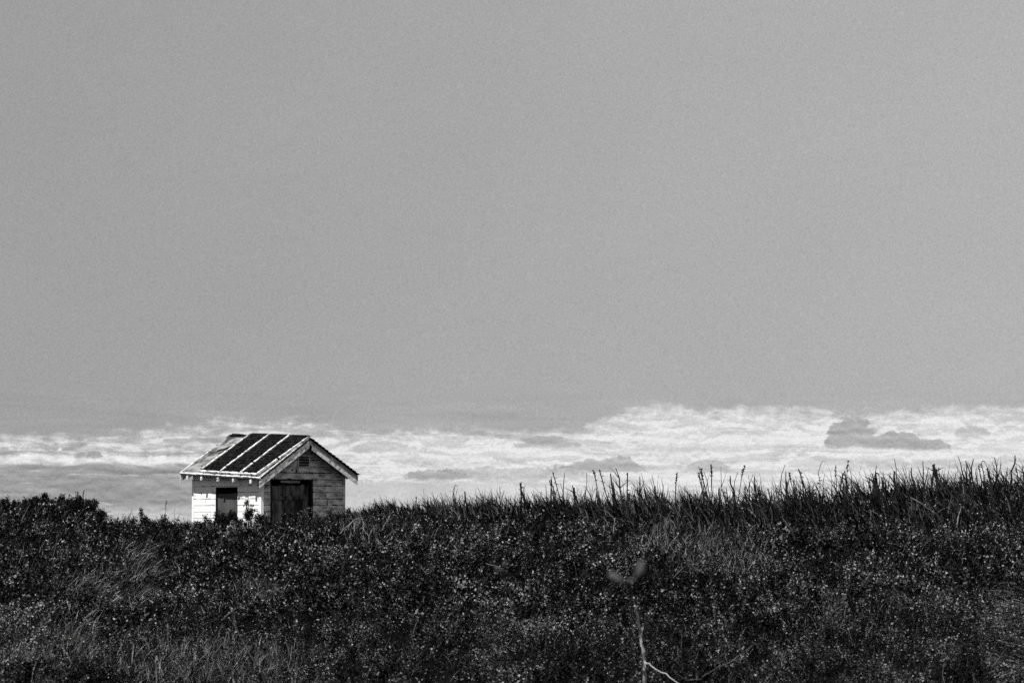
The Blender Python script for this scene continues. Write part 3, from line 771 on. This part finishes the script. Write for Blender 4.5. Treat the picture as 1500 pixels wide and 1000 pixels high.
def noise(u, v, su, sv, off=0., detail=6, rough=.55, dist=0.):
    c = nt.nodes.new('ShaderNodeCombineXYZ'); L.new((u*(1/su)).s, c.inputs[0]); L.new((v*(1/sv)).s, c.inputs[1]); c.inputs[2].default_value = off
    n = nt.nodes.new('ShaderNodeTexNoise'); n.inputs['Scale'].default_value = 1; n.inputs['Detail'].default_value = detail
    n.inputs['Roughness'].default_value = rough; n.inputs['Distortion'].default_value = dist
    L.new(c.outputs[0], n.inputs['Vector']); return E(n.outputs['Fac'])
tc = nt.nodes.new('ShaderNodeTexCoord'); sp = nt.nodes.new('ShaderNodeSeparateXYZ'); L.new(tc.outputs['Generated'], sp.inputs[0])
dx, dy, dz = (E(sp.outputs[i]) for i in range(3))
u = dx._op('ARCTAN2', dy) * F + 750.0                        # azimuth, in 1/F radians
hl = (dx*dx + dy*dy)._op('SQRT', None)
v = HZ - (dz / hl.max(.001)) * F                             # elevation below this: rows, HZ = true horizon
sky = nt.nodes.new('ShaderNodeTexSky'); sky.sky_type = 'NISHITA'; sky.sun_disc = False
sky.sun_elevation = SUN_EL; sky.sun_rotation = math.atan2(sx, sy); sky.altitude = 20; sky.dust_density = .3
bw = nt.nodes.new('ShaderNodeRGBToBW'); L.new(sky.outputs[0], bw.inputs[0])
nish = E(bw.outputs[0])
STR = .0707
w.cycles.sampling_method = 'NONE'
side = sstep(u, -300, 1700)
clear = mix(3.35, 4.4, side)
clear = clear * .94 + nish * .05
wide = noise(u, v, 420., 260., 3., 3)
clear = clear * (wide * .10 + .95)
veil = noise(u, v, 170., 14., 8., 5)
clear = clear * (1 + (veil - .5) * .42 * sstep(v, 555, 612))
# cloud bank over the horizon
ramp = nt.nodes.new('ShaderNodeValToRGB'); rp = ramp.color_ramp
pts = [(0,637),(90,634),(200,636),(240,624),(320,616),(440,617),(500,628),(640,627),(760,631),(845,630),(900,603),(950,593),(1040,597),(1120,596),(1230,603),(1330,602),(1400,597),(1500,599)]
while len(rp.elements) < len(pts): rp.elements.new(.5)
for el, (a, b) in zip(rp.elements, pts): el.position = a/1500
for el, (a, b) in zip(rp.elements, pts): c = (b-590)/60; el.color = (c, c, c, 1)
L.new((u/1500.).s, ramp.inputs[0]); bwr = nt.nodes.new('ShaderNodeSeparateColor'); L.new(ramp.outputs[0], bwr.inputs[0])
vt = E(bwr.outputs[0]) * 60. + 590.
n1 = noise(u, v, 85., 15., 0., 9, .6, .6); n2 = noise(u, v, 28., 14., 5., 8, .6, .3); n3 = noise(u, v, 210., 9., 9., 6, .55)
n4 = noise(u, v, 9., 5., 2., 5, .6)
n2b = noise(u, v + 5., 28., 14., 5., 8, .6, .3); n1b = noise(u, v + 6., 85., 15., 0., 9, .6, .6)
rel = (n2b - n2) * 1.2 + (n1b - n1) * 1.6
depth = v - vt + (n2 - .5) * 42. + (n4 - .5) * 14.
cov = sstep(depth + rel * 14., -5., 20.)
rightness = sstep(u, 330, 700)
hi = mix(5.7, 7.3, rightness)
cl = hi * (1 + (n1 - .5) * mix(1.6, 1.0, rightness)) * (1 + (n3 - .5) * .7) * (1 + (n2 - .5) * mix(1.1, .5, rightness)) * (1 + (n4 - .5)*.3)
cl = cl * (1 + rel.max(-.09) * mix(2.2, 1.3, rightness))
cl = cl.min(mix(7.6, 8.2, rightness))
puff = sstep(n2, .5, .66) * sstep(depth, 0, 4.) * sstep(depth, 34., 12.)
cl = cl + puff * mix(1.2, .3, rightness)
# second bright row on the left, then dull sheet beneath
und = (noise(u, v, 75., 300., 13., 3) - .5) * 34.
row2 = sstep(v + (n2-.5)*34. + und, 663, 668) * sstep(v + (n1-.5)*26. + und*.5, 684, 675) * sstep(u, 520, 300)
cl = mix(cl, 8.0 * (1 + (n2 - .5)*1.5).min(1.12), row2 * .9)
low = sstep(v + (n1-.5)*26. + und*.5, 677, 687) * sstep(u, 520, 250)
sheet = 3.35 * (1 + (n3-.5)*.35) * (1 + (n1-.5)*.8) * (1 + (n2-.5)*.35)
wisp = sstep(noise(u, v, 60., 7., 21., 6, .6), .56, .74)
sheet = sheet * (1 + rel * .8) + wisp * 2.6 + sstep(v, 733, 762) * 2.4
cl = mix(cl, sheet, low)
lowr = sstep(v, 700, 712) * sstep(u, 430, 520) * sstep(u, 900, 640)
cl = mix(cl, 5.6 * (1 + (n1-.5)*.4), lowr * .8)
val = mix(clear, cl, cov)
# darker scraps with flat feet: centre, foot row, half width, height, strength, shade
for cx, fv, rx, ry, st, sh in [(1248,656,42,50,1,4.25),(1312,658,50,25,1,4.3),(1366,659,22,15,1,4.4),(1418,641,26,17,.8,5.0),(1090,638,60,7,.5,5.6),
      (800,655,52,17,.9,4.4),(850,652,50,9,.7,5.0),(735,701,150,17,.7,4.7),(640,702,52,16,.9,4.0),(880,691,75,19,.95,4.4),(906,685,30,17,.9,4.5),(1035,690,36,17,.8,4.9),
      (1400,688,180,14,.55,5.5),(1200,684,50,16,.55,5.5),(1000,689,80,9,.6,5.0),(142,672,14,12,.8,3.3),(50,667,70,6,.7,3.4),(310,668,80,6,.7,3.4),
      (560,662,50,16,.6,5.0),(575,646,40,12,.5,5.2),(1150,658,22,7,.6,5.5),(1470,622,60,8,.3,5.6),(1500,660,60,10,.3,5.8)]:
    a = (u - float(cx)) / float(rx); b = (v - float(fv)) / float(ry)
    q = 1 - a*a - b*b + (n2 - .5) * 1.9 + (n4-.5)*1.2
    m_ = sstep(q, -.02, .24) * sstep(v + (n4-.5)*9. + (n2-.5)*14., fv+3., fv-3.) * (st * sstep(cov, 0, .6))
    val = mix(val, sh * (1 + (n1-.5)*.3 + rel * .5), m_)
gr = nt.nodes.new('ShaderNodeTexNoise'); gr.inputs['Scale'].default_value = 1700; gr.inputs['Detail'].default_value = 1
L.new(tc.outputs['Generated'], gr.inputs['Vector'])
val = val * (1 + (E(gr.outputs['Fac']) - .5) * .42)
# below the horizon the world is plain dull haze
val = mix(val, 3.0, sstep(v, 790, 900))
cc = nt.nodes.new('ShaderNodeCombineColor'); 
for i in range(3): L.new(val.s, cc.inputs[i])
bg = nt.nodes.new('ShaderNodeBackground'); bg.inputs['Strength'].default_value = STR
L.new(cc.outputs[0], bg.inputs['Color']); out = nt.nodes.new('ShaderNodeOutputWorld'); L.new(bg.outputs[0], out.inputs['Surface'])

# ---------------------------------------------------------------- camera
cam = bpy.data.cameras.new('camera'); co = bpy.data.objects.new('camera', cam); C.objects.link(co)
cam.lens = 100; cam.sensor_width = 36; cam.clip_start = .1; cam.clip_end = 60000
co.location = (0, 0, EYE); co.rotation_euler = (R(90) + math.atan((HZ-500)/F), 0, 0)
cam.dof.use_dof = True; cam.dof.focus_distance = 85; cam.dof.aperture_fstop = 14
sc = bpy.context.scene; sc.camera = co
sc.view_settings.view_transform = 'Standard'; sc.view_settings.look = 'None'; sc.view_settings.exposure = .5; sc.view_settings.gamma = 1
sc.cycles.max_bounces = 2; sc.cycles.diffuse_bounces = 1; sc.cycles.glossy_bounces = 1; sc.cycles.use_light_tree = False
sc.cycles.use_adaptive_sampling = True; sc.cycles.adaptive_threshold = .03; sc.cycles.caustics_reflective = False; sc.cycles.use_denoising = False; sc.cycles.adaptive_threshold = .02
